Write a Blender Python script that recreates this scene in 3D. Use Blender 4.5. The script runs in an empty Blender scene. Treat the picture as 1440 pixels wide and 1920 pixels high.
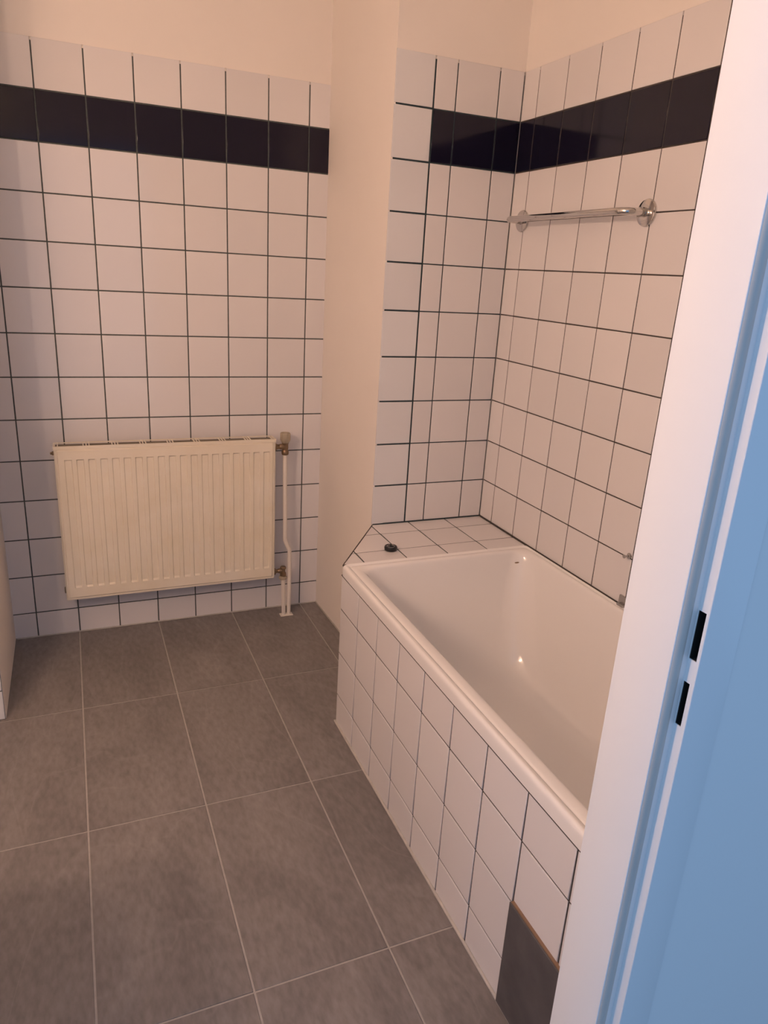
import bpy, bmesh, math, random
from mathutils import Vector, Matrix
random.seed(7)
U = 0.15                      # one wall tile pitch in metres; all plan numbers below are in tile pitches
C = bpy.context.scene.collection
SC = bpy.context.scene

# ------------------------------------------------------------------ camera
def make_camera():
    yaw, pitch, roll = 0.4163, -0.3218, 0.0597
    d = Vector((math.sin(yaw)*math.cos(pitch), math.cos(yaw)*math.cos(pitch), math.sin(pitch)))
    r = Vector((math.cos(yaw), -math.sin(yaw), 0)); u = r.cross(d)
    r2 = math.cos(roll)*r + math.sin(roll)*u
    u2 = -math.sin(roll)*r + math.cos(roll)*u
    cam = bpy.data.cameras.new('camera')
    cam.sensor_fit = 'HORIZONTAL'; cam.sensor_width = 36.0; cam.lens = 36.0*1350.125/1440.0
    cam.clip_start = 0.02
    o = bpy.data.objects.new('camera', cam); C.objects.link(o)
    m = Matrix((r2, u2, -d)).transposed().to_4x4()
    m.translation = Vector((-5.6838, -18.6653, 9.4825))*U
    o.matrix_world = m
    SC.camera = o
make_camera()

# ------------------------------------------------------------------ world (daylight standing in the hall behind the camera), exposure
w = bpy.data.worlds.new('hall_daylight'); SC.world = w; w.use_nodes = True
w.node_tree.nodes['Background'].inputs[0].default_value = (0.38, 0.62, 1.0, 1)
w.node_tree.nodes['Background'].inputs[1].default_value = 0.78
SC.view_settings.view_transform = 'Standard'; SC.view_settings.look = 'None'
SC.view_settings.exposure = 0.0; SC.view_settings.gamma = 1.0
SC.view_settings.use_curve_mapping = False
LAMP_WATTS = 18.5
hl = bpy.data.lights.new('hall_fill_light', 'AREA'); hl.shape = 'RECTANGLE'; hl.size = 0.5; hl.size_y = 0.7   # added area light for cool hall daylight on the jamb; no window here
hl.energy = 5.0; hl.color = (0.50, 0.72, 1.0)
ho = bpy.data.objects.new('hall_fill_light', hl); C.objects.link(ho)
ho.location = Vector((-17.0, -20.5, 13.5))*U
ho.rotation_euler = (Vector((-2.2, -15.4, 9.0))*U - ho.location).to_track_quat('-Z', 'Y').to_euler()

# ------------------------------------------------------------------ materials
def mat(name, col, rough=0.5, metal=0.0, var=0.0, noise=None, bump=None, coat=0.0, spec=0.5):
    """noise=(scale, detail, amount, tint) mottles the colour, bump=(scale, strength, distance), var = per-object brightness variation"""
    m = bpy.data.materials.new(name); m.use_nodes = True
    nt = m.node_tree; b = nt.nodes['Principled BSDF']
    b.inputs['Base Color'].default_value = (*col, 1); b.inputs['Roughness'].default_value = rough
    b.inputs['Metallic'].default_value = metal; b.inputs['Coat Weight'].default_value = coat
    b.inputs['Specular IOR Level'].default_value = spec
    N, L = nt.nodes.new, nt.links.new
    tc = N('ShaderNodeTexCoord')
    src = None
    if noise:
        sc, det, amt, tint = noise
        n = N('ShaderNodeTexNoise'); n.inputs['Scale'].default_value = sc; n.inputs['Detail'].default_value = det
        n.inputs['Roughness'].default_value = 0.6
        L(tc.outputs['Object'], n.inputs['Vector'])
        r = N('ShaderNodeValToRGB')
        r.color_ramp.elements[0].position = 0.3; r.color_ramp.elements[1].position = 0.72
        r.color_ramp.elements[0].color = (*[c*(1-amt)*t for c, t in zip(col, tint)], 1)
        r.color_ramp.elements[1].color = (*[min(1, c*(1+amt)) for c in col], 1)
        L(n.outputs['Fac'], r.inputs['Fac']); src = r.outputs['Color']
    if var:
        oi = N('ShaderNodeObjectInfo'); mr = N('ShaderNodeMapRange')
        mr.inputs['To Min'].default_value = 1-var; mr.inputs['To Max'].default_value = 1+var*0.4
        L(oi.outputs['Random'], mr.inputs['Value'])
        mx = N('ShaderNodeMix'); mx.data_type = 'RGBA'; mx.blend_type = 'MULTIPLY'; mx.inputs[0].default_value = 1
        if src: L(src, mx.inputs[6])
        else: mx.inputs[6].default_value = (*col, 1)
        L(mr.outputs[0], mx.inputs[7]); src = mx.outputs[2]
    if src: L(src, b.inputs['Base Color'])
    if bump:
        n = N('ShaderNodeTexNoise'); n.inputs['Scale'].default_value = bump[0]; n.inputs['Detail'].default_value = 4
        L(tc.outputs['Object'], n.inputs['Vector'])
        bp = N('ShaderNodeBump'); bp.inputs['Strength'].default_value = bump[1]; bp.inputs['Distance'].default_value = bump[2]
        L(n.outputs['Fac'], bp.inputs['Height']); L(bp.outputs['Normal'], b.inputs['Normal'])
    return m

def floor_material():
    m = bpy.data.materials.new('grey_stoneware'); m.use_nodes = True
    nt = m.node_tree; b = nt.nodes['Principled BSDF']; N, L = nt.nodes.new, nt.links.new
    tc = N('ShaderNodeTexCoord'); oi = N('ShaderNodeObjectInfo')
    off = N('ShaderNodeVectorMath'); off.operation = 'SCALE'; off.inputs[0].default_value = (37, 19, 0)
    L(oi.outputs['Random'], off.inputs['Scale'])
    ad = N('ShaderNodeVectorMath'); ad.operation = 'ADD'; L(tc.outputs['Object'], ad.inputs[0]); L(off.outputs[0], ad.inputs[1])
    mp = N('ShaderNodeMapping'); mp.inputs['Rotation'].default_value = (0, 0, 0.9); mp.inputs['Scale'].default_value = (1, 0.42, 1)
    L(ad.outputs[0], mp.inputs['Vector'])
    big = N('ShaderNodeTexNoise'); big.inputs['Scale'].default_value = 5.5; big.inputs['Detail'].default_value = 6; big.inputs['Roughness'].default_value = 0.62
    big.inputs['Distortion'].default_value = 0.7; L(mp.outputs[0], big.inputs['Vector'])
    fine = N('ShaderNodeTexNoise'); fine.inputs['Scale'].default_value = 70; fine.inputs['Detail'].default_value = 6; L(mp.outputs[0], fine.inputs['Vector'])
    vein = N('ShaderNodeTexNoise'); vein.inputs['Scale'].default_value = 2.2; vein.inputs['Detail'].default_value = 5; vein.inputs['Distortion'].default_value = 1.2
    L(mp.outputs[0], vein.inputs['Vector'])
    ab = N('ShaderNodeMath'); ab.operation = 'SUBTRACT'; ab.inputs[1].default_value = 0.5; L(vein.outputs['Fac'], ab.inputs[0])
    ab2 = N('ShaderNodeMath'); ab2.operation = 'ABSOLUTE'; L(ab.outputs[0], ab2.inputs[0])
    vr = N('ShaderNodeMapRange'); vr.inputs['From Min'].default_value = 0.0; vr.inputs['From Max'].default_value = 0.012
    vr.inputs['To Min'].default_value = 0.16; vr.inputs['To Max'].default_value = 0.0; L(ab2.outputs[0], vr.inputs['Value'])
    r = N('ShaderNodeValToRGB')
    r.color_ramp.elements[0].position = 0.25; r.color_ramp.elements[0].color = (0.168, 0.153, 0.149, 1)
    r.color_ramp.elements[1].position = 0.78; r.color_ramp.elements[1].color = (0.285, 0.262, 0.255, 1)
    L(big.outputs['Fac'], r.inputs['Fac'])
    m1 = N('ShaderNodeMix'); m1.data_type = 'RGBA'; m1.blend_type = 'OVERLAY'; m1.inputs[0].default_value = 0.40
    L(r.outputs[0], m1.inputs[6]); L(fine.outputs['Fac'], m1.inputs[7])
    m2 = N('ShaderNodeMix'); m2.data_type = 'RGBA'; m2.inputs[7].default_value = (0.40, 0.37, 0.35, 1)
    L(vr.outputs[0], m2.inputs[0]); L(m1.outputs[2], m2.inputs[6]); L(m2.outputs[2], b.inputs['Base Color'])
    rr = N('ShaderNodeMapRange'); rr.inputs['To Min'].default_value = 0.38; rr.inputs['To Max'].default_value = 0.60
    L(big.outputs['Fac'], rr.inputs['Value']); L(rr.outputs[0], b.inputs['Roughness'])
    bp = N('ShaderNodeBump'); bp.inputs['Strength'].default_value = 0.25; bp.inputs['Distance'].default_value = 0.002
    L(fine.outputs['Fac'], bp.inputs['Height']); L(bp.outputs['Normal'], b.inputs['Normal'])
    return m

W1 = (1, 1, 1)
M = dict(
    paint=mat('cream_wall_paint', (0.865, 0.81, 0.755), 0.75, noise=(2.5, 3, 0.015, W1), bump=(110, 0.12, 0.0008)),
    white=mat('white_tile_glaze', (0.785, 0.76, 0.76), 0.13, var=0.045, bump=(9, 0.05, 0.002)),
    cool=mat('replacement_tile_glaze', (0.76, 0.76, 0.775), 0.2, var=0.03, bump=(9, 0.05, 0.002)),
    blue=mat('navy_tile_glaze', (0.008, 0.007, 0.020), 0.10, var=0.05, bump=(9, 0.05, 0.002), spec=0.38),
    grout=mat('dark_green_grout', (0.075, 0.088, 0.084), 0.9, noise=(60, 3, 0.25, W1)),
    grout_teal=mat('teal_black_grout', (0.022, 0.040, 0.048), 0.9, noise=(60, 3, 0.25, W1)),
    grout_brown=mat('brown_black_grout', (0.060, 0.050, 0.044), 0.9, noise=(60, 3, 0.25, W1)),
    floor=floor_material(),
    floor_grout=mat('light_floor_grout', (0.45, 0.42, 0.40), 0.9, noise=(50, 3, 0.08, W1)),
    caulk=mat('pale_caulk', (0.55, 0.52, 0.48), 0.6, noise=(40, 3, 0.1, W1)),
    enamel=mat('white_bath_enamel', (0.885, 0.87, 0.855), 0.09, coat=0.2, bump=(4, 0.03, 0.002)),
    rad=mat('cream_radiator_enamel', (0.85, 0.79, 0.67), 0.38, noise=(7, 4, 0.03, (1, 0.97, 0.9)), bump=(160, 0.05, 0.0005)),
    rad_dark=mat('dusty_metal_and_slot_shade', (0.20, 0.17, 0.12), 0.7),
    pipe=mat('white_pipe_paint', (0.80, 0.75, 0.68), 0.4),
    knob=mat('greyed_plastic', (0.42, 0.36, 0.27), 0.5, noise=(40, 2, 0.08, W1)),
    brass=mat('tarnished_brass', (0.27, 0.19, 0.12), 0.42, metal=0.75, noise=(60, 3, 0.2, W1)),
    chrome=mat('chrome', (0.66, 0.64, 0.62), 0.06, metal=1.0),
    chrome_dull=mat('dull_chrome', (0.55, 0.54, 0.53), 0.25, metal=1.0),
    rubber=mat('black_rubber', (0.012, 0.012, 0.013), 0.35),
    frame=mat('white_frame_lacquer', (0.78, 0.795, 0.815), 0.32, noise=(3, 2, 0.01, W1), bump=(70, 0.03, 0.0006)),
    seal=mat('grey_rubber_seal', (0.50, 0.50, 0.49), 0.5, noise=(8, 3, 0.06, W1)),
    hole=mat('recess_shade_black', (0.006, 0.005, 0.005), 0.9),
    panel=mat('anthracite_tile', (0.10, 0.092, 0.094), 0.5, noise=(14, 6, 0.22, (0.95, 0.97, 1)), bump=(60, 0.2, 0.001)),
    wood=mat('raw_board_edge', (0.26, 0.16, 0.10), 0.7),
    ceramic=mat('white_ceramic', (0.80, 0.79, 0.77), 0.12),
    hallwall=mat('white_hall_paint', (0.78, 0.79, 0.80), 0.7, bump=(120, 0.1, 0.0008)),
    hallfloor=mat('hall_floor_grey', (0.14, 0.13, 0.12), 0.5),
    ceiling=mat('white_ceiling_paint', (0.90, 0.88, 0.85), 0.8),
)

# ------------------------------------------------------------------ helpers
def tag(o, label=None, cat=None, group=None, kind=None):
    if label: o['label'] = label
    if cat: o['category'] = cat
    if group: o['group'] = group
    if kind: o['kind'] = kind
    return o
def link(name, me, m=None, parent=None, loc=None):
    o = bpy.data.objects.new(name, me); C.objects.link(o)
    if m and me and not me.materials: me.materials.append(m)
    if parent: o.parent = parent
    if loc is not None: o.location = loc
    return o
def empty(name, loc):
    o = bpy.data.objects.new(name, None); C.objects.link(o); o.location = Vector(loc)*U; o.empty_display_size = 0.05
    return o
def obj(name, bm, m, parent=None, smooth=False):
    """bm is in tile pitches, world coordinates; a child of an Empty is shifted to its parent's origin"""
    bmesh.ops.recalc_face_normals(bm, faces=bm.faces)
    off = parent.location if parent else Vector((0, 0, 0))
    p = parent
    while p and p.parent: p = p.parent; off = off + p.location
    for v in bm.verts: v.co = v.co*U - off
    me = bpy.data.meshes.new(name); bm.to_mesh(me); bm.free()
    if smooth:
        for f in me.polygons: f.use_smooth = True
        me.set_sharp_from_angle(angle=math.radians(smooth if smooth is not True else 40))
    return link(name, me, m, parent)
def box(bm, x0, x1, y0, y1, z0, z1):
    v = [bm.verts.new((x, y, z)) for x in (x0, x1) for y in (y0, y1) for z in (z0, z1)]
    for f in ((0, 1, 3, 2), (4, 6, 7, 5), (0, 4, 5, 1), (2, 3, 7, 6), (0, 2, 6, 4), (1, 5, 7, 3)):
        bm.faces.new([v[i] for i in f])
def bbox(x0, x1, y0, y1, z0, z1, bevel=0.0, seg=2):
    bm = bmesh.new(); box(bm, x0, x1, y0, y1, z0, z1)
    if bevel: bmesh.ops.bevel(bm, geom=bm.edges[:], offset=bevel, segments=seg, affect='EDGES', profile=0.5)
    return bm
def prism(bm, poly, z0, z1):
    a = [bm.verts.new((x, y, z0)) for x, y in poly]; b = [bm.verts.new((x, y, z1)) for x, y in poly]
    n = len(poly)
    bm.faces.new(a[::-1]); bm.faces.new(b)
    for i in range(n): bm.faces.new((a[i], a[(i+1) % n], b[(i+1) % n], b[i]))
def loft(bm, rings, close=True, cap0=False, cap1=False):
    R = [[bm.verts.new(p) for p in r] for r in rings]
    for a, b in zip(R, R[1:]):
        n = len(a)
        for i in range(n if close else n-1): bm.faces.new((a[i], a[(i+1) % n], b[(i+1) % n], b[i]))
    if cap0: bm.faces.new(R[0][::-1])
    if cap1: bm.faces.new(R[-1])
    return R
def tube(bm, pts, r, n=16, caps=True):
    pts = [Vector(p) for p in pts]; rad = r if isinstance(r, (list, tuple)) else [r]*len(pts)
    rings = []; prev = None
    for i, p in enumerate(pts):
        t = (pts[min(i+1, len(pts)-1)] - pts[max(i-1, 0)]).normalized()
        if prev is None:
            a = Vector((1, 0, 0)) if abs(t.x) < 0.9 else Vector((0, 1, 0)); e = (a - t*a.dot(t)).normalized()
        else: e = (prev - t*prev.dot(t)).normalized()
        prev = e; f = t.cross(e)
        rings.append([p + rad[i]*(math.cos(k*2*math.pi/n)*e + math.sin(k*2*math.pi/n)*f) for k in range(n)])
    loft(bm, rings, True, caps, caps)
def lathe(bm, prof, c, axis='z', n=28, star=0.0, lobes=0):
    """prof = [(radius, height)], spun about an axis through c"""
    c = Vector(c); rings = []
    for r, h in prof:
        ring = []
        for k in range(n):
            a = k*2*math.pi/n; q = r*(1 + (star if lobes and (k % 2) else 0))
            p = (q*math.cos(a), q*math.sin(a), h)
            ring.append(c + Vector({'z': p, 'x': (p[2], p[0], p[1]), 'y': (p[1], p[2], p[0])}[axis]))
        rings.append(ring)
    loft(bm, rings, True, True, True)
def arc(c, a, b, r, n=8):
    """round corner points from direction a to direction b about centre c"""
    a, b, c = Vector(a), Vector(b), Vector(c)
    return [c + r*(math.cos(t)*a + math.sin(t)*b) for t in [i*math.pi/2/n for i in range(n+1)]]

# ------------------------------------------------------------------ tiles: every tile is an object, alike tiles share a mesh
CACHE = {}
def tile(parent, poly, frame, m, thick=0.05, ch=0.012, name='tile', wob=0.0012):
    """poly: tile outline [(u, v)] already shrunk by half the joint; frame = (origin, u_axis, v_axis, normal) in pitches"""
    o0, ua, va, na = [Vector(t) for t in frame]
    cu = sum(p[0] for p in poly)/len(poly); cv = sum(p[1] for p in poly)/len(poly)
    key = (m.name, thick, tuple((round(p[0]-cu, 3), round(p[1]-cv, 3)) for p in poly))
    me = CACHE.get(key)
    if me is None:
        bm = bmesh.new(); loc = [Vector((p[0]-cu, p[1]-cv)) for p in poly]; n = len(loc)
        def inset(d):
            out = []
            for i in range(n):
                a, b, c = loc[i-1], loc[i], loc[(i+1) % n]
                e1 = (b-a).normalized(); e2 = (c-b).normalized()
                n1 = Vector((-e1.y, e1.x)); n2 = Vector((-e2.y, e2.x))
                k = (n1+n2); out.append(b + k*(d/max(0.25, 1+n1.dot(n2))))
            return out
        ring = lambda pts, z: [Vector((p.x, p.y, z))*U for p in pts]
        loft(bm, [ring(loc, -thick), ring(loc, -ch*0.6), ring(inset(ch*0.35), -ch*0.18), ring(inset(ch), 0)], True, False, True)
        bmesh.ops.recalc_face_normals(bm, faces=bm.faces)
        me = bpy.data.meshes.new(name); bm.to_mesh(me); bm.free(); me.materials.append(m)
        for f in me.polygons: f.use_smooth = len(f.vertices) == 4 and f.area < 2e-4
        CACHE[key] = me
    o = bpy.data.objects.new(name, me); C.objects.link(o)
    mt = Matrix((ua, va, na)).transposed().to_4x4()
    if wob:
        mt = mt @ Matrix.Rotation(random.uniform(-wob, wob), 4, 'X') @ Matrix.Rotation(random.uniform(-wob, wob), 4, 'Y')
    mt.translation = (o0 + ua*cu + va*cv + na*random.uniform(-0.001, 0.001))*U
    o.parent = parent; o.matrix_parent_inverse = Matrix.Translation(-parent.location)
    o.matrix_basis = mt
    return o
def rect(u0, u1, v0, v1, g):
    gt = -0.004 if abs(v1-13.64) < 1e-6 else g          # the top row butts against the plaster
    return [(u0+g, v0+g), (u1-g, v0+g), (u1-g, v1-gt), (u0+g, v1-gt)]
def tile_grid(parent, us, vs, frame, pick, g, skip=None):
    for a, b in zip(us, us[1:]):
        for c, d in zip(vs, vs[1:]):
            if skip and skip(a, b, c, d): continue
            tile(parent, rect(a, b, c, d, g), frame, pick(a, b, c, d))

Z0 = 12.6895                    # top of the navy band
TOP = 13.64                     # top of the wall tiling
CEIL = 17.2
rows = [0.0] + [Z0-k for k in range(12, -1, -1)] + [TOP]
XL, XC, YB, YF = -13.4, 3.588, -3.712, -15.13     # left wall, right wall, pier face, door wall (bathroom face)
band = lambda c: abs(c-(Z0-1)) < 0.01
LEDGE = 3.73

# ------------------------------------------------------------------ floor and ceiling
fl = tag(obj('floor', bbox(XL-0.5, XC+0.5, -15.9, 0.5, -0.6, -0.012), M['floor_grout']),
         'floor of large grey stoneware tiles with pale joints', 'floor', kind='structure')
fx = [XL] + [-6.02+2.0137*i for i in range(-3, 4)] + [2.035, XC]
fy = [YF-0.55, -11.4537, -7.5821, -3.7105, 0.0]
fx = sorted(set(round(x, 4) for x in fx))
for a, b in zip(fx, fx[1:]):
    for c, d in zip(fy, fy[1:]):
        if b-a < 0.05: continue
        if a > 0.5 and d > -3.8: continue                       # under the pier
        tile(fl, rect(a, b, c, d, 0.015), ((0, 0, 0), (1, 0, 0), (0, 1, 0), (0, 0, 1)), M['floor'], thick=0.04, ch=0.008, name='floor_tile', wob=0.0004)
tag(obj('ceiling', bbox(XL-0.5, XC+0.5, -15.7, 0.5, CEIL, CEIL+0.5), M['ceiling']), 'plain white painted bathroom ceiling', 'ceiling', kind='structure')
tag(obj('floor_hall', bbox(XL-6, XC+8, -34, -15.9, -0.6, 0.0), M['hallfloor']), 'plain hall floor outside the bathroom door', 'floor', kind='structure')

# ------------------------------------------------------------------ back wall with radiator wall tiles
bm = bmesh.new(); box(bm, XL-0.5, 0.6, 0.0, 0.6, TOP, CEIL); box(bm, XL-0.5, 0.6, 0.03, 0.6, -0.1, TOP)
wb = tag(obj('wall_back', bm, M['paint']), 'cream painted back wall, white tiles and a navy band below', 'wall', kind='structure')
obj('grout', bbox(-7.6, 0.55, 0.010, 0.035, 0.0, TOP-0.06), M['grout'], wb)
FA = ((0, 0, 0), (1, 0, 0), (0, 0, 1), (0, -1, 0))
usA = [-7.56] + [float(i) for i in range(-7, 1)] + [0.53]
tile_grid(wb, usA, rows, FA, lambda a, b, c, d: M['blue'] if band(c) else M['white'], 0.014)
obj('sealant', bbox(-7.5, 0.52, -0.025, 0.0, 0.0, 0.035, 0.01), M['caulk'], wb)

# ------------------------------------------------------------------ pier between radiator wall and bath
bm = bmesh.new()
prism(bm, [(0.50, 0.3), (0.622, YB+0.03), (XC+0.3, YB+0.03), (XC+0.3, 0.3)], -0.1, CEIL)
box(bm, 0.617, XC+0.3, YB, YB+0.04, TOP, CEIL)
wp = tag(obj('wall_pier', bm, M['paint']), 'cream painted pier whose bath side is tiled up to a navy band', 'wall', kind='structure')
obj('grout', bbox(0.66, XC, YB+0.010, YB+0.031, 0.5, TOP-0.06), M['grout_teal'], wp)
FB = ((0, YB, 0), (1, 0, 0), (0, 0, 1), (0, -1, 0))
rowsB = [LEDGE] + [Z0-k for k in range(8, -1, -1)] + [TOP]
tile_grid(wp, [0.605, 1.487], rowsB, FB, lambda *q: M['cool'], 0.0175)
tile_grid(wp, [1.495, 1.993, 2.993, XC], rowsB, FB, lambda a, b, c, d: M['blue'] if band(c) else M['white'], 0.012)
obj('sealant', bbox(0.9, XC-0.01, YB-0.03, YB, LEDGE, LEDGE+0.03, 0.01), M['grout_teal'], wp)
bm = bmesh.new(); prism(bm, [(0.485, 0.0), (0.515, 0.0), (0.63, YB+0.06), (0.60, YB+0.06)], 0.0, 0.03)
obj('sealant', bm, M['caulk'], wp)

# ------------------------------------------------------------------ right wall along the bath
bm = bmesh.new(); box(bm, XC, XC+0.6, YF-0.6, YB+0.02, TOP, CEIL); box(bm, XC+0.03, XC+0.6, YF-0.6, YB+0.02, -0.1, TOP)
wr = tag(obj('wall_right', bm, M['paint']), 'tiled wall along the bath with a navy band, cream paint above', 'wall', kind='structure')
obj('grout', bbox(XC+0.010, XC+0.035, YF, YB, 0.5, TOP-0.06), M['grout_brown'], wr)
FC = ((XC, 0, 0), (0, -1, 0), (0, 0, 1), (-1, 0, 0))
usC = [-YB] + [4.268+0.9779*i for i in range(11)] + [-YF]
tile_grid(wr, usC, rowsB, FC, lambda a, b, c, d: M['blue'] if band(c) else M['white'], 0.0115)
obj('sealant', bbox(XC-0.035, XC, YF, YB-0.01, LEDGE-0.02, LEDGE+0.035, 0.012), M['grout_brown'], wr)

# ------------------------------------------------------------------ left pier, left wall
bm = bmesh.new(); box(bm, XL-0.3, -7.53, -3.60, 0.02, -0.1, CEIL); box(bm, XL-0.3, -7.53, -3.64, -3.59, TOP, CEIL)
wl = tag(obj('wall_left_pier', bm, M['paint']), 'cream painted projecting wall at the left picture edge', 'wall', kind='structure')
obj('grout', bbox(XL, -7.54, -3.628, -3.599, 0.0, TOP-0.06), M['grout'], wl)
FL_ = ((0, -3.64, 0), (1, 0, 0), (0, 0, 1), (0, -1, 0))
tile_grid(wl, [XL, -12.53, -11.53, -10.53, -9.53, -8.53, -7.53], rows, FL_, lambda a, b, c, d: M['blue'] if band(c) else M['cool'], 0.0125)
tag(obj('wall_left', bbox(XL-0.6, XL, YF-0.6, -3.5, -0.1, CEIL), M['paint']), 'plain cream painted left bathroom wall outside the picture', 'wall', kind='structure')

# ------------------------------------------------------------------ door wall
JX, JL = -2.234, -7.62
bm = bmesh.new()
box(bm, -1.80, XC+0.6, -15.70, YF-0.02, -0.1, CEIL); box(bm, XL-0.6, JL-0.43, -15.70, YF-0.02, -0.1, CEIL)
box(bm, JL-0.43, -1.80, -15.70, YF-0.02, 14.0, CEIL)
box(bm, XC+0.6, XC+8, -15.70, YF-0.02, -0.1, CEIL); box(bm, XL-6, XL-0.6, -15.70, YF-0.02, -0.1, CEIL)
tag(obj('wall_front', bm, M['hallwall']), 'smooth white hall wall beside the door frame, bluish in daylight', 'wall', kind='structure')

# ------------------------------------------------------------------ door frame (door opens to the hall; the leaf is off)
def jamb_profile(s, x0):
    """profile with the door rebate; s = +1 right jamb, -1 left jamb"""
    P = [(0, -15.13), (0, -15.62), (0.150, -15.62), (0.150, -15.712), (0.47, -15.712), (0.47, -15.13)]
    return [(x0+s*a, b) for a, b in P]
def bevel_vertical(bm, off):
    es = [e for e in bm.edges if abs(e.verts[0].co.z-e.verts[1].co.z) > 1 and not (abs(e.verts[0].co.y+15.62) < 1e-3 and min(abs(e.verts[0].co.x-JX-0.15), abs(e.verts[0].co.x-JL+0.15)) < 1e-3)]
    bmesh.ops.bevel(bm, geom=es, offset=off, segments=3, affect='EDGES', profile=0.5)
dr = empty('door_1', (JX, -15.42, 0.0))
tag(dr, 'white door frame with two dark latch openings in the right jamb', 'door frame', kind='structure')
bm = bmesh.new(); prism(bm, jamb_profile(1, JX), 0.0, 14.0); bevel_vertical(bm, 0.007)
bmesh.ops.recalc_face_normals(bm, faces=bm.faces)
HOLES = ((7.185, 7.535, -15.688), (6.685, 7.015, -15.676))
for v in bm.verts: v.co = v.co*U - dr.location
me = bpy.data.meshes.new('jamb'); bm.to_mesh(me); bm.free()
jamb_raw = bpy.data.objects.new('jamb_raw', me); C.objects.link(jamb_raw)
cutters = []
for z0, z1, y1 in HOLES:
    cb = bbox(-2.3, -1.90, y1, -15.624, z0, z1)
    for v in cb.verts: v.co = v.co*U - dr.location
    bmesh.ops.recalc_face_normals(cb, faces=cb.faces)
    cm = bpy.data.meshes.new('cut'); cb.to_mesh(cm); cb.free()
    co = bpy.data.objects.new('cut', cm); C.objects.link(co); cutters.append(co)
    md = jamb_raw.modifiers.new('b', 'BOOLEAN'); md.operation = 'DIFFERENCE'; md.object = co; md.solver = 'EXACT'
bpy.context.view_layer.update()
me2 = bpy.data.meshes.new_from_object(jamb_raw.evaluated_get(bpy.context.evaluated_depsgraph_get())); me2.name = 'jamb'
for o in [jamb_raw] + cutters: bpy.data.objects.remove(o, do_unlink=True)
for f in me2.polygons: f.use_smooth = True
me2.set_sharp_from_angle(angle=math.radians(35))
jr = link('jamb', me2, M['frame'], dr)
for z0, z1, y1 in HOLES:                      # near-black liners: the shade inside the two holes, put into colour
    e = 0.003; x0, x1, ya, yb = -2.080, -1.905, y1+e, -15.624-e
    bm = bmesh.new()
    v = lambda x, y, z: bm.verts.new((x, y, z))
    loft(bm, [[(x0, ya, z0+e), (x0, yb, z0+e), (x0, yb, z1-e), (x0, ya, z1-e)], [(x1, ya, z0+e), (x1, yb, z0+e), (x1, yb, z1-e), (x1, ya, z1-e)]], True, False, True)
    tag(obj('latch_opening', bm, M['hole'], dr), 'dark rectangular latch opening')
bm = bmesh.new()                              # rubber seal in the rebate
prof = [(JX+0.008+0.096*(0.5-0.5*math.cos(t)), -15.612-0.024*math.sin(t)) for t in [i*math.pi/10 for i in range(11)]]
prism(bm, prof, 0.0, 13.5)
tag(obj('seal', bm, M['seal'], dr, True), 'grey rubber door seal')
bm = bmesh.new(); prism(bm, jamb_profile(-1, JL), 0.0, 14.0); bevel_vertical(bm, 0.007)
obj('jamb', bm, M['frame'], dr, 35)
obj('head', bbox(JL, JX, -15.712, -15.13, 13.55, 14.0, 0.01), M['frame'], dr)
dr.rotation_euler = (0, 0, 0)

# ------------------------------------------------------------------ tiled bath panel (front of the bath)
XP = -0.89
Y0 = -5.855
bp = empty('bath_surround', (XP, -10.5, 0))
tag(bp, 'white tiled surround closing the long side of the bath', 'bath surround')
obj('backing', bbox(XP+0.03, XP+0.2, YF, Y0-0.01, 0.0, 3.50), M['caulk'], bp)
obj('grout', bbox(XP+0.014, XP+0.031, YF, Y0-0.005, 0.0, 3.515), M['grout_brown'], bp)
FP = ((XP, 0, 0), (0, -1, 0), (0, 0, 1), (-1, 0, 0))
usP = [-Y0] + [6.846+0.9805*i for i in range(9)] + [-YF]
rowsP = [0.0, 0.695, 1.722, 2.748, 3.525]
PANEL = (12.735, 14.75)
tile_grid(bp, usP, rowsP, FP, lambda *q: M['white'], 0.0145, skip=lambda a, b, c, d: a > PANEL[0]-0.1 and a < PANEL[1]-0.1 and d < 1.8)
obj('sealant', bbox(XP-0.045, XP+0.0, YF, Y0+0.0, 0.0, 0.04, 0.012), M['caulk'], bp)
obj('rim_joint', bbox(XP-0.009, XP+0.012, YF, Y0-0.02, 3.508, 3.527), M['grout_brown'], bp)
ip = obj('inspection_tile', bbox(XP-0.055, XP+0.005, -PANEL[1], -PANEL[0], 0.03, 1.79, 0.008, 1), M['panel'], bp)
ip['label'] = 'loose anthracite tile set in the panel'
obj('board_edge', bbox(XP-0.04, XP+0.012, -PANEL[1], -PANEL[0]-0.02, 1.791, 1.806), M['wood'], ip)

# ------------------------------------------------------------------ tiled ledge at the far end of the bath
XE = XP+0.01
lg = empty('tiled_ledge', (1.5, -4.8, 0))
tag(lg, 'white tiled ledge with a slanted left edge between bath and pier', 'ledge')
def clipdiag(poly, g):
    """keep the part right of the slanted edge from (0.63,YB) to (XE,Y0), moved in by g"""
    a, b = Vector((0.63, YB)), Vector((XE, Y0)); e = (b-a).normalized(); n = Vector((-e.y, e.x))
    if n.dot(Vector((2, -5))-a) < 0: n = -n
    out = []; f = lambda p: n.dot(Vector(p)-a)-g
    for i in range(len(poly)):
        p, q = poly[i-1], poly[i]; fp, fq = f(p), f(q)
        if (fp < 0) != (fq < 0):
            t = fp/(fp-fq); out.append((p[0]+(q[0]-p[0])*t, p[1]+(q[1]-p[1])*t))
        if fq >= 0: out.append(q)
    cl = []
    for p in out:
        if not cl or (Vector(p)-Vector(cl[-1])).length > 0.02: cl.append(p)
    if len(cl) > 2 and (Vector(cl[0])-Vector(cl[-1])).length < 0.02: cl.pop()
    return cl
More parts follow.
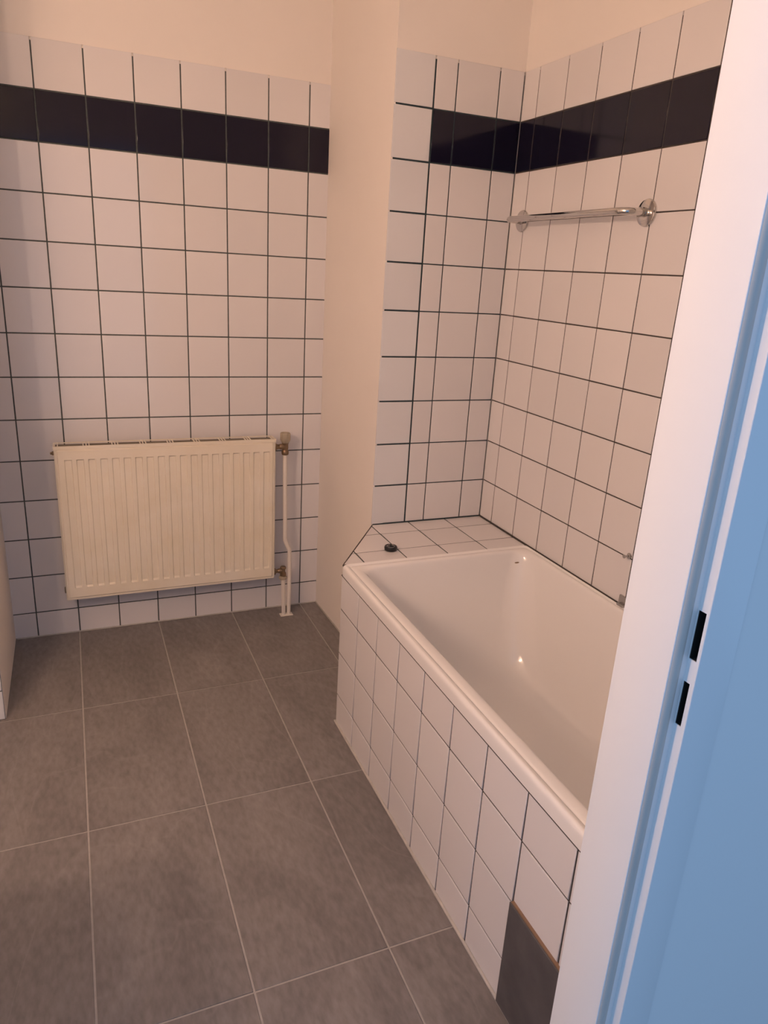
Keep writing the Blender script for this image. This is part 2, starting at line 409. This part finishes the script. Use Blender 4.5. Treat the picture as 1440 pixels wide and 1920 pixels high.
foot = [(0.645, YB-0.002), (XC-0.002, YB-0.002), (XC-0.002, Y0), (XE+0.02, Y0)]
bm = bmesh.new(); prism(bm, foot, 0.0, LEDGE-0.03); obj('masonry', bm, M['caulk'], lg)
bm = bmesh.new(); prism(bm, foot, LEDGE-0.0299, LEDGE-0.008); obj('grout', bm, M['grout'], lg)
FLg = ((0, 0, LEDGE), (1, 0, 0), (0, 1, 0), (0, 0, 1))
lx = [-1.36, -0.385, 0.595, 1.585, 2.575, XC]; ly = [Y0, -5.305, -4.335, YB]
bm = bmesh.new(); prism(bm, [(0.630, YB), (0.652, YB), (XE+0.026, Y0), (XE+0.004, Y0)], LEDGE-0.03, LEDGE+0.001); obj('edge_joint', bm, M['grout_brown'], lg)
obj('bath_joint', bbox(XE+0.03, XC-0.03, Y0-0.013, Y0+0.012, LEDGE-0.03, LEDGE+0.003), M['grout_brown'], lg)
for a, b in zip(lx, lx[1:]):
    for c, d in zip(ly, ly[1:]):
        P = clipdiag(rect(a, b, c, d, 0.0145), 0.022)
        if len(P) > 2: tile(lg, P, FLg, M['white'], thick=0.03)
# slanted tiled side under the ledge
a, b = Vector((0.63, YB, 0)), Vector((XE, Y0, 0)); L = (b-a).length; e = (b-a)/L
FS = ((a.x, a.y, 0), tuple(-e), (0, 0, 1), tuple(Vector((0, 0, 1)).cross(e)*1.0))
nrm = Vector((0, 0, 1)).cross(e)
if nrm.x > 0: nrm = -nrm
FS = ((a.x, a.y, 0), tuple(e), (0, 0, 1), tuple(nrm))
for u0, u1 in ((0.02, 0.6), (0.6, 1.6), (1.6, L-0.02)):
    for v0, v1 in zip([0.0, 0.695, 1.722, 2.748], [0.695, 1.722, 2.748, LEDGE-0.01]):
        tile(lg, rect(u0, u1, v0, v1, 0.0115) if nrm.dot(Vector(FS[1]).cross(Vector((0, 0, 1)))) > 0 else rect(u0, u1, v0, v1, 0.0115), FS, M['white'], thick=0.02)

# ------------------------------------------------------------------ bathtub
def rr(x0, x1, y0, y1, r, z, n=7):
    r = min(r, (x1-x0)/2.01, (y1-y0)/2.01); pts = []
    for cx, cy, s in ((x1-r, y1-r, 0), (x0+r, y1-r, 1), (x0+r, y0+r, 2), (x1-r, y0+r, 3)):
        for k in range(n+1):
            t = (s + k/n)*math.pi/2; pts.append((cx+r*math.cos(t), cy+r*math.sin(t), z))
    return pts
tb = empty('bathtub', (1.3, -10.5, 0))
tag(tb, 'white enamelled steel bathtub built in behind the tiled panel', 'bathtub')
XR, YN, YT = XC-0.04, YF-0.0+0.02, Y0-0.014
XO = XP-0.012
def rim(i, z, r):                    # i = inset from the outer edge; the rim is narrower at the wall and at the ledge
    return rr(XO+i, XR-i*0.40, YN+i, YT-i*0.66, r, z)
rings = [rim(0.0, 3.530, 0.09), rim(0.0, 3.545, 0.09), rim(0.0, 3.66, 0.09), rim(0.006, 3.72, 0.09), rim(0.03, 3.757, 0.09), rim(0.055, 3.764, 0.09), rim(0.085, 3.756, 0.09),
         rim(0.115, 3.740, 0.09), rim(0.132, 3.722, 0.09), rim(0.145, 3.722, 0.09), rim(0.158, 3.734, 0.10), rim(0.21, 3.740, 0.14), rim(0.29, 3.736, 0.24), rim(0.345, 3.715, 0.34)]
inner = [(0.375, 3.66, 0.42), (0.41, 3.5, 0.5)]
for i, z, r in inner: rings.append(rim(i, z, r))
x0, x1, y0, y1 = XO+0.41, XR-0.16, YN+0.41, YT-0.26
for dx0, dx1, dn, df, z, r in ((0.05, 0.04, 0.03, 0.07, 3.2, 0.6), (0.14, 0.10, 0.06, 0.28, 2.4, 0.7), (0.24, 0.18, 0.10, 0.52, 1.7, 0.8), (0.33, 0.26, 0.15, 0.72, 1.35, 0.85),
                               (0.47, 0.40, 0.28, 0.95, 1.14, 0.85), (0.68, 0.62, 0.5, 1.25, 1.05, 0.8), (1.0, 0.95, 0.9, 1.7, 1.03, 0.6)):
    rings.append(rr(x0+dx0, x1-dx1, y0+dn, y1-df, r, z))
bm = bmesh.new(); loft(bm, rings, True, False, True)
sh = obj('shell', bm, M['enamel'], tb, 80)
md = sh.modifiers.new('subd', 'SUBSURF'); md.levels = 2; md.render_levels = 2
for f in sh.data.polygons: f.use_smooth = True
at = sh.data.attributes.get('sharp_edge')
if at: sh.data.attributes.remove(at)
bm = bmesh.new(); lathe(bm, [(0.0005, -0.02), (0.05, -0.015), (0.06, 0.0), (0.05, 0.006), (0.0005, 0.008)], (2.98, -6.43, 3.58), 'y', 16)
for v in bm.verts: v.co.z = 3.6 + (v.co.z-3.58)*0.25
ch = obj('enamel_chip', bm, M['brass'], tb, True)

# ------------------------------------------------------------------ radiator
ra = empty('radiator', (-3.58, -0.48, 1.25))
tag(ra, 'cream panel radiator with vertical flutes hanging on the tiled wall', 'radiator')
RX0, RX1, RZ0, RZ1, RYF, RYB = -6.235, -0.94, 1.235, 5.15, -0.715, -0.27
def flute_panel(yf, depth):
    bm = bmesh.new(); cs = [-5.94+0.2644*i for i in range(19)]
    xs = [RX0+0.055, RX0+0.085]
    for c in cs: xs += [c-0.088, c-0.062, c+0.062, c+0.088]
    xs += [RX1-0.085, RX1-0.055]
    zs = [RZ0+0.06, RZ0+0.09, RZ0+0.335, RZ0+0.395, RZ1-0.33, RZ1-0.285, RZ1-0.075, RZ1-0.045]
    n, k = len(xs), len(zs)
    V = {}
    for i in range(n):
        for j in range(k):
            y = yf
            if i in (0, n-1) or j in (0, k-1): y = yf + 0.03
            elif 2 <= i < n-2 and (i-2) % 4 in (1, 2) and j in (3, 4): y = yf+depth
            V[i, j] = bm.verts.new((xs[i], y, zs[j]))
    for i in range(n-1):
        for j in range(k-1): bm.faces.new((V[i, j], V[i+1, j], V[i+1, j+1], V[i, j+1]))
    return bm
obj('front_panel', flute_panel(RYF, 0.042), M['rad'], ra, 12)
bm = bmesh.new()
box(bm, RX0, RX1, -0.685, -0.64, RZ0, RZ1-0.03)
bmesh.ops.bevel(bm, geom=bm.edges[:], offset=0.018, segments=2, affect='EDGES')
obj('front_plate_edge', bm, M['rad'], ra, 40)
obj('rear_panel', bbox(RX0+0.05, RX1-0.05, -0.34, -0.28, RZ0+0.03, RZ1-0.12, 0.015), M['rad'], ra)
for x in (RX0, RX1-0.035):
    obj('side_panel', bbox(x, x+0.035, -0.685, RYB, RZ0+0.05, RZ1+0.02, 0.01), M['rad'], ra)
bm = bmesh.new()                              # top grille: frame and cross bars with the pairs of narrow slits
zt0, zt1 = RZ1+0.018, RZ1+0.035
box(bm, RX0-0.01, RX1+0.01, -0.70, -0.665, zt0-0.06, zt1); box(bm, RX0, RX1, -0.300, -0.265, zt0, zt1)
box(bm, RX0-0.01, RX0+0.03, -0.666, -0.299, zt0, zt1); box(bm, RX1-0.03, RX1+0.01, -0.666, -0.299, zt0, zt1)
per = (RX1-RX0-0.14)/8
for i in range(9):
    c = RX0+0.07+per*i
    for d in ((-0.065, 0.0, 0.065) if 0 < i < 8 else ((0.02,) if i == 0 else (-0.02,))):
        box(bm, c+d-0.013, c+d+0.013, -0.666, -0.299, zt0, zt1)
obj('top_grille', bm, M['rad'], ra)
bm = bmesh.new(); n = 90; r0, r1 = [], []
for i in range(n+1):
    x = RX0+0.08+(RX1-RX0-0.16)*i/n; y = -0.49 + (0.12 if (i//2) % 2 else -0.12)
    r0.append((x, y, RZ0+0.1)); r1.append((x, y, RZ1-0.09))
loft(bm, [r0, r1], False); box(bm, RX0+0.04, RX1-0.04, -0.64, -0.275, RZ1-0.05, RZ1-0.012)  # fins, then a flat dark strip colouring in the shade below the slots
cv = obj('convector', bm, M['rad_dark'], ra); cv['label'] = 'dusty brown metal fins and a dark strip coloured as the shade under the top grille'; cv['kind'] = 'stuff'
bm = bmesh.new(); lathe(bm, [(0.045, 0.0), (0.05, -0.03), (0.03, -0.05), (0.03, -0.075), (0.0005, -0.085)], (RX0, -0.56, RZ1-0.15), 'x', 14)
obj('bleed_valve', bm, M['brass'], ra, True)
bm = bmesh.new(); lathe(bm, [(0.085, 0.0), (0.085, -0.025), (0.06, -0.035), (0.0005, -0.036)], (RX0, -0.45, RZ0+0.2), 'x', 14)
obj('end_plug', bm, M['rad_dark'], ra, True)
# upper valve
VX, VY = -0.632, -0.50
bm = bmesh.new(); lathe(bm, [(0.09, 0.0), (0.105, 0.02), (0.105, 0.06), (0.075, 0.075), (0.06, 0.15), (0.075, 0.17), (0.085, 0.24), (0.06, 0.31)], (RX1-0.005, VY, 4.93), 'x', 12)
va = obj('valve', bm, M['brass'], ra, 35)
bm = bmesh.new(); lathe(bm, [(0.06, 4.70), (0.085, 4.71), (0.095, 4.74), (0.095, 4.80), (0.075, 4.84), (0.085, 4.90), (0.08, 4.98), (0.09, 5.02), (0.10, 5.03)], (VX, VY, 0), 'z', 18)
obj('valve_body', bm, M['brass'], va, 35)
bm = bmesh.new(); lathe(bm, [(0.085, 5.02), (0.125, 5.09), (0.138, 5.12), (0.138, 5.27), (0.125, 5.30), (0.09, 5.305), (0.085, 5.285), (0.0005, 5.285)], (VX, VY, 0), 'z', 32, -0.05, 1)
obj('valve_knob', bm, M['knob'], va, 25)
# lower valve
LX, LV = -0.655, -0.53
bm = bmesh.new(); lathe(bm, [(0.09, 0.0), (0.1, 0.02), (0.1, 0.06), (0.06, 0.075), (0.05, 0.13), (0.07, 0.16), (0.07, 0.25)], (RX1-0.005, LV, 1.37), 'x', 12)
vb = obj('return_valve', bm, M['brass'], ra, 35)
bm = bmesh.new(); lathe(bm, [(0.065, 1.20), (0.085, 1.22), (0.085, 1.30), (0.06, 1.34), (0.06, 1.42), (0.085, 1.43), (0.085, 1.47), (0.07, 1.49), (0.0005, 1.49)], (LX, LV, 0), 'z', 18)
obj('valve_body', bm, M['brass'], vb, 35)
bm = bmesh.new(); lathe(bm, [(0.0005, -0.11), (0.055, -0.11), (0.07, -0.09), (0.07, 0.0)], (LX, LV, 1.28), 'y', 14)
obj('valve_cap', bm, M['brass'], vb, 35)
bm = bmesh.new(); lathe(bm, [(0.06, 1.10), (0.11, 1.12), (0.12, 1.17), (0.085, 1.21)], (LX, LV, 0), 'z', 18)
obj('compression_nut', bm, M['knob'], vb, 35)
# pipes
bm = bmesh.new()
s = [(VX, VY, 4.695), (VX, VY, 4.4), (VX+0.03, VY, 2.45), (VX+0.03, VY, 2.32)]
s += [(VX+0.035, VY, 2.26), (VX+0.055, VY, 2.19), (VX+0.10, VY-0.01, 2.10), (VX+0.135, VY-0.01, 2.03), (VX+0.155, VY-0.02, 1.96), (VX+0.16, VY-0.02, 1.88), (VX+0.16, VY-0.04, 1.0), (VX+0.15, VY-0.05, 0.022)]
tube(bm, s, 0.056, 14)
p1 = obj('heating_pipe', bm, M['pipe'], None, True)
tag(p1, 'long white heating pipe with a bend from the upper valve to the floor', 'pipe', 'radiator pipes')
bm = bmesh.new(); tube(bm, [(LX, LV, 1.095), (LX+0.01, LV, 0.9), (LX+0.025, LV-0.03, 0.022)], 0.056, 14)
p2 = obj('heating_pipe', bm, M['pipe'], None, True)
tag(p2, 'short straight white heating pipe from the lower valve to the floor', 'pipe', 'radiator pipes')
bm = bbox(-0.735, -0.375, -0.665, -0.475, 0.0, 0.022, 0.006, 1)
pc = obj('pipe_collar', bm, M['pipe']); tag(pc, 'small flat white double collar around both pipes on the floor', 'pipe collar')

# ------------------------------------------------------------------ chrome towel rail
tr = empty('towel_rail', (XC, -6.17, 10.69))
tag(tr, 'chrome towel rail on two round roses above the bath', 'towel rail')
ya, yb, xb, zb, br = -4.245, -8.10, 3.13, 10.69, 0.24
pts = [(XC-0.02, ya, zb)] + [tuple(p) for p in arc((xb+br, ya-br, zb), (0, 1, 0), (-1, 0, 0), br)] + [tuple(p) for p in arc((xb+br, yb+br, zb), (-1, 0, 0), (0, -1, 0), br)] + [(XC-0.02, yb, zb)]
bm = bmesh.new(); tube(bm, pts, 0.062, 18); obj('bar', bm, M['chrome'], tr, True)
for y in (ya, yb):
    bm = bmesh.new(); lathe(bm, [(0.222, 0.0), (0.226, -0.03), (0.215, -0.05), (0.17, -0.062), (0.075, -0.068), (0.07, -0.10), (0.0005, -0.10)], (XC, y, zb), 'x', 40)
    obj('rose', bm, M['chrome'], tr, 30)

# ------------------------------------------------------------------ small things
pg = empty('bath_plug', (0.42, -5.34, LEDGE))
tag(pg, 'round black rubber bath plug lying on the tiled ledge', 'plug')
bm = bmesh.new(); lathe(bm, [(0.11, 0.0), (0.135, 0.01), (0.142, 0.05), (0.142, 0.075), (0.13, 0.10), (0.11, 0.105), (0.10, 0.085), (0.05, 0.08), (0.0005, 0.08)], (0.42, -5.34, LEDGE), 'z', 28)
obj('stopper', bm, M['rubber'], pg, 30)
bm = bmesh.new(); lathe(bm, [(0.03, 0.075), (0.026, 0.12), (0.018, 0.145), (0.0005, 0.15)], (0.42, -5.34, LEDGE), 'z', 14)
obj('nub', bm, M['rubber'], pg, 30)
bm = bmesh.new(); tube(bm, [(0.42+0.085*math.cos(t), -5.34+0.085*math.sin(t), LEDGE+0.092) for t in [i*2*math.pi/20 for i in range(21)]], 0.010, 8)
obj('metal_ring', bm, M['chrome_dull'], pg, True)
hk = empty('wall_hook', (XC, -9.08, 4.74)); tag(hk, 'tiny chrome hook on the bath wall beside the door frame', 'hook')
bm = bmesh.new(); lathe(bm, [(0.055, 0.0), (0.055, -0.02), (0.02, -0.03), (0.02, -0.10), (0.035, -0.12), (0.035, -0.14), (0.0005, -0.15)], (XC, -9.08, 4.74), 'x', 16)
obj('peg', bm, M['chrome_dull'], hk, 35)
bk = empty('bath_bracket', (XC, -9.14, 3.78)); tag(bk, 'small grey metal bracket where bath rim meets the tiles', 'bracket')
obj('plate', bbox(XC-0.05, XC, -9.26, -9.04, 3.765, 3.95, 0.015), M['chrome_dull'], bk)
obj('foot', bbox(XC-0.12, XC-0.05, -9.24, -9.07, 3.755, 3.80, 0.012), M['chrome_dull'], bk)

# ------------------------------------------------------------------ washbasin and two-bulb lamp on the door wall, left of the door (outside the picture)
ws = empty('washbasin', (-10.5, YF, 0)); tag(ws, 'white ceramic pedestal washbasin left of the door, outside the picture', 'washbasin')
bx0, bx1, by0, by1 = -12.9, -7.95, YF+0.002, -11.3
rg = [rr(bx0+1.2, bx1-1.2, by0, by1-1.3, 0.4, 4.3), rr(bx0+0.5, bx1-0.5, by0, by1-0.5, 0.8, 4.8), rr(bx0+0.05, bx1-0.05, by0, by1-0.05, 0.9, 5.35), rr(bx0, bx1, by0, by1, 0.7, 5.5), rr(bx0, bx1, by0, by1, 0.7, 5.6),
      rr(bx0+0.06, bx1-0.06, by0+0.06, by1-0.06, 0.85, 5.65), rr(bx0+0.45, bx1-0.45, by0+0.8, by1-0.35, 0.8, 5.62), rr(bx0+0.6, bx1-0.6, by0+0.95, by1-0.5, 0.8, 5.3), rr(bx0+1.2, bx1-1.2, by0+1.3, by1-1.0, 0.5, 4.75)]
bm = bmesh.new(); loft(bm, rg, True, True, True); obj('bowl', bm, M['ceramic'], ws, 50)
bm = bmesh.new(); loft(bm, [rr(-11.2, -9.8, YF, YF+1.3, 0.4, 0.0), rr(-11.1, -9.9, YF, YF+1.2, 0.4, 0.5), rr(-11.0, -10.0, YF, YF+1.2, 0.4, 4.4)], True, True, True)
obj('pedestal', bm, M['ceramic'], ws, 50)
lp = empty('wall_lamp', (-11.6, YF, 12.3)); tag(lp, 'two-bulb wall lamp above the washbasin, outside the picture', 'lamp')
obj('base_plate', bbox(-12.7, -10.5, YF-0.02, YF+0.12, 12.12, 12.48, 0.04), M['chrome'], lp)
for x, col in ((-10.9, (1.0, 0.68, 0.50)), (-12.4, (1.0, 0.62, 0.42))):
    bm = bmesh.new(); lathe(bm, [(0.14, 0.12), (0.16, 0.16), (0.16, 0.28), (0.10, 0.30)], (x, YF, 12.3), 'y', 20)
    obj('socket', bm, M['ceramic'], lp, 35)
    ld = bpy.data.lights.new('bulb', 'POINT'); ld.energy = LAMP_WATTS; ld.color = col; ld.shadow_soft_size = 0.022
    lo = bpy.data.objects.new('bulb', ld); C.objects.link(lo); lo.parent = lp
    lo.location = Vector((x, YF+0.55, 12.3))*U - lp.location
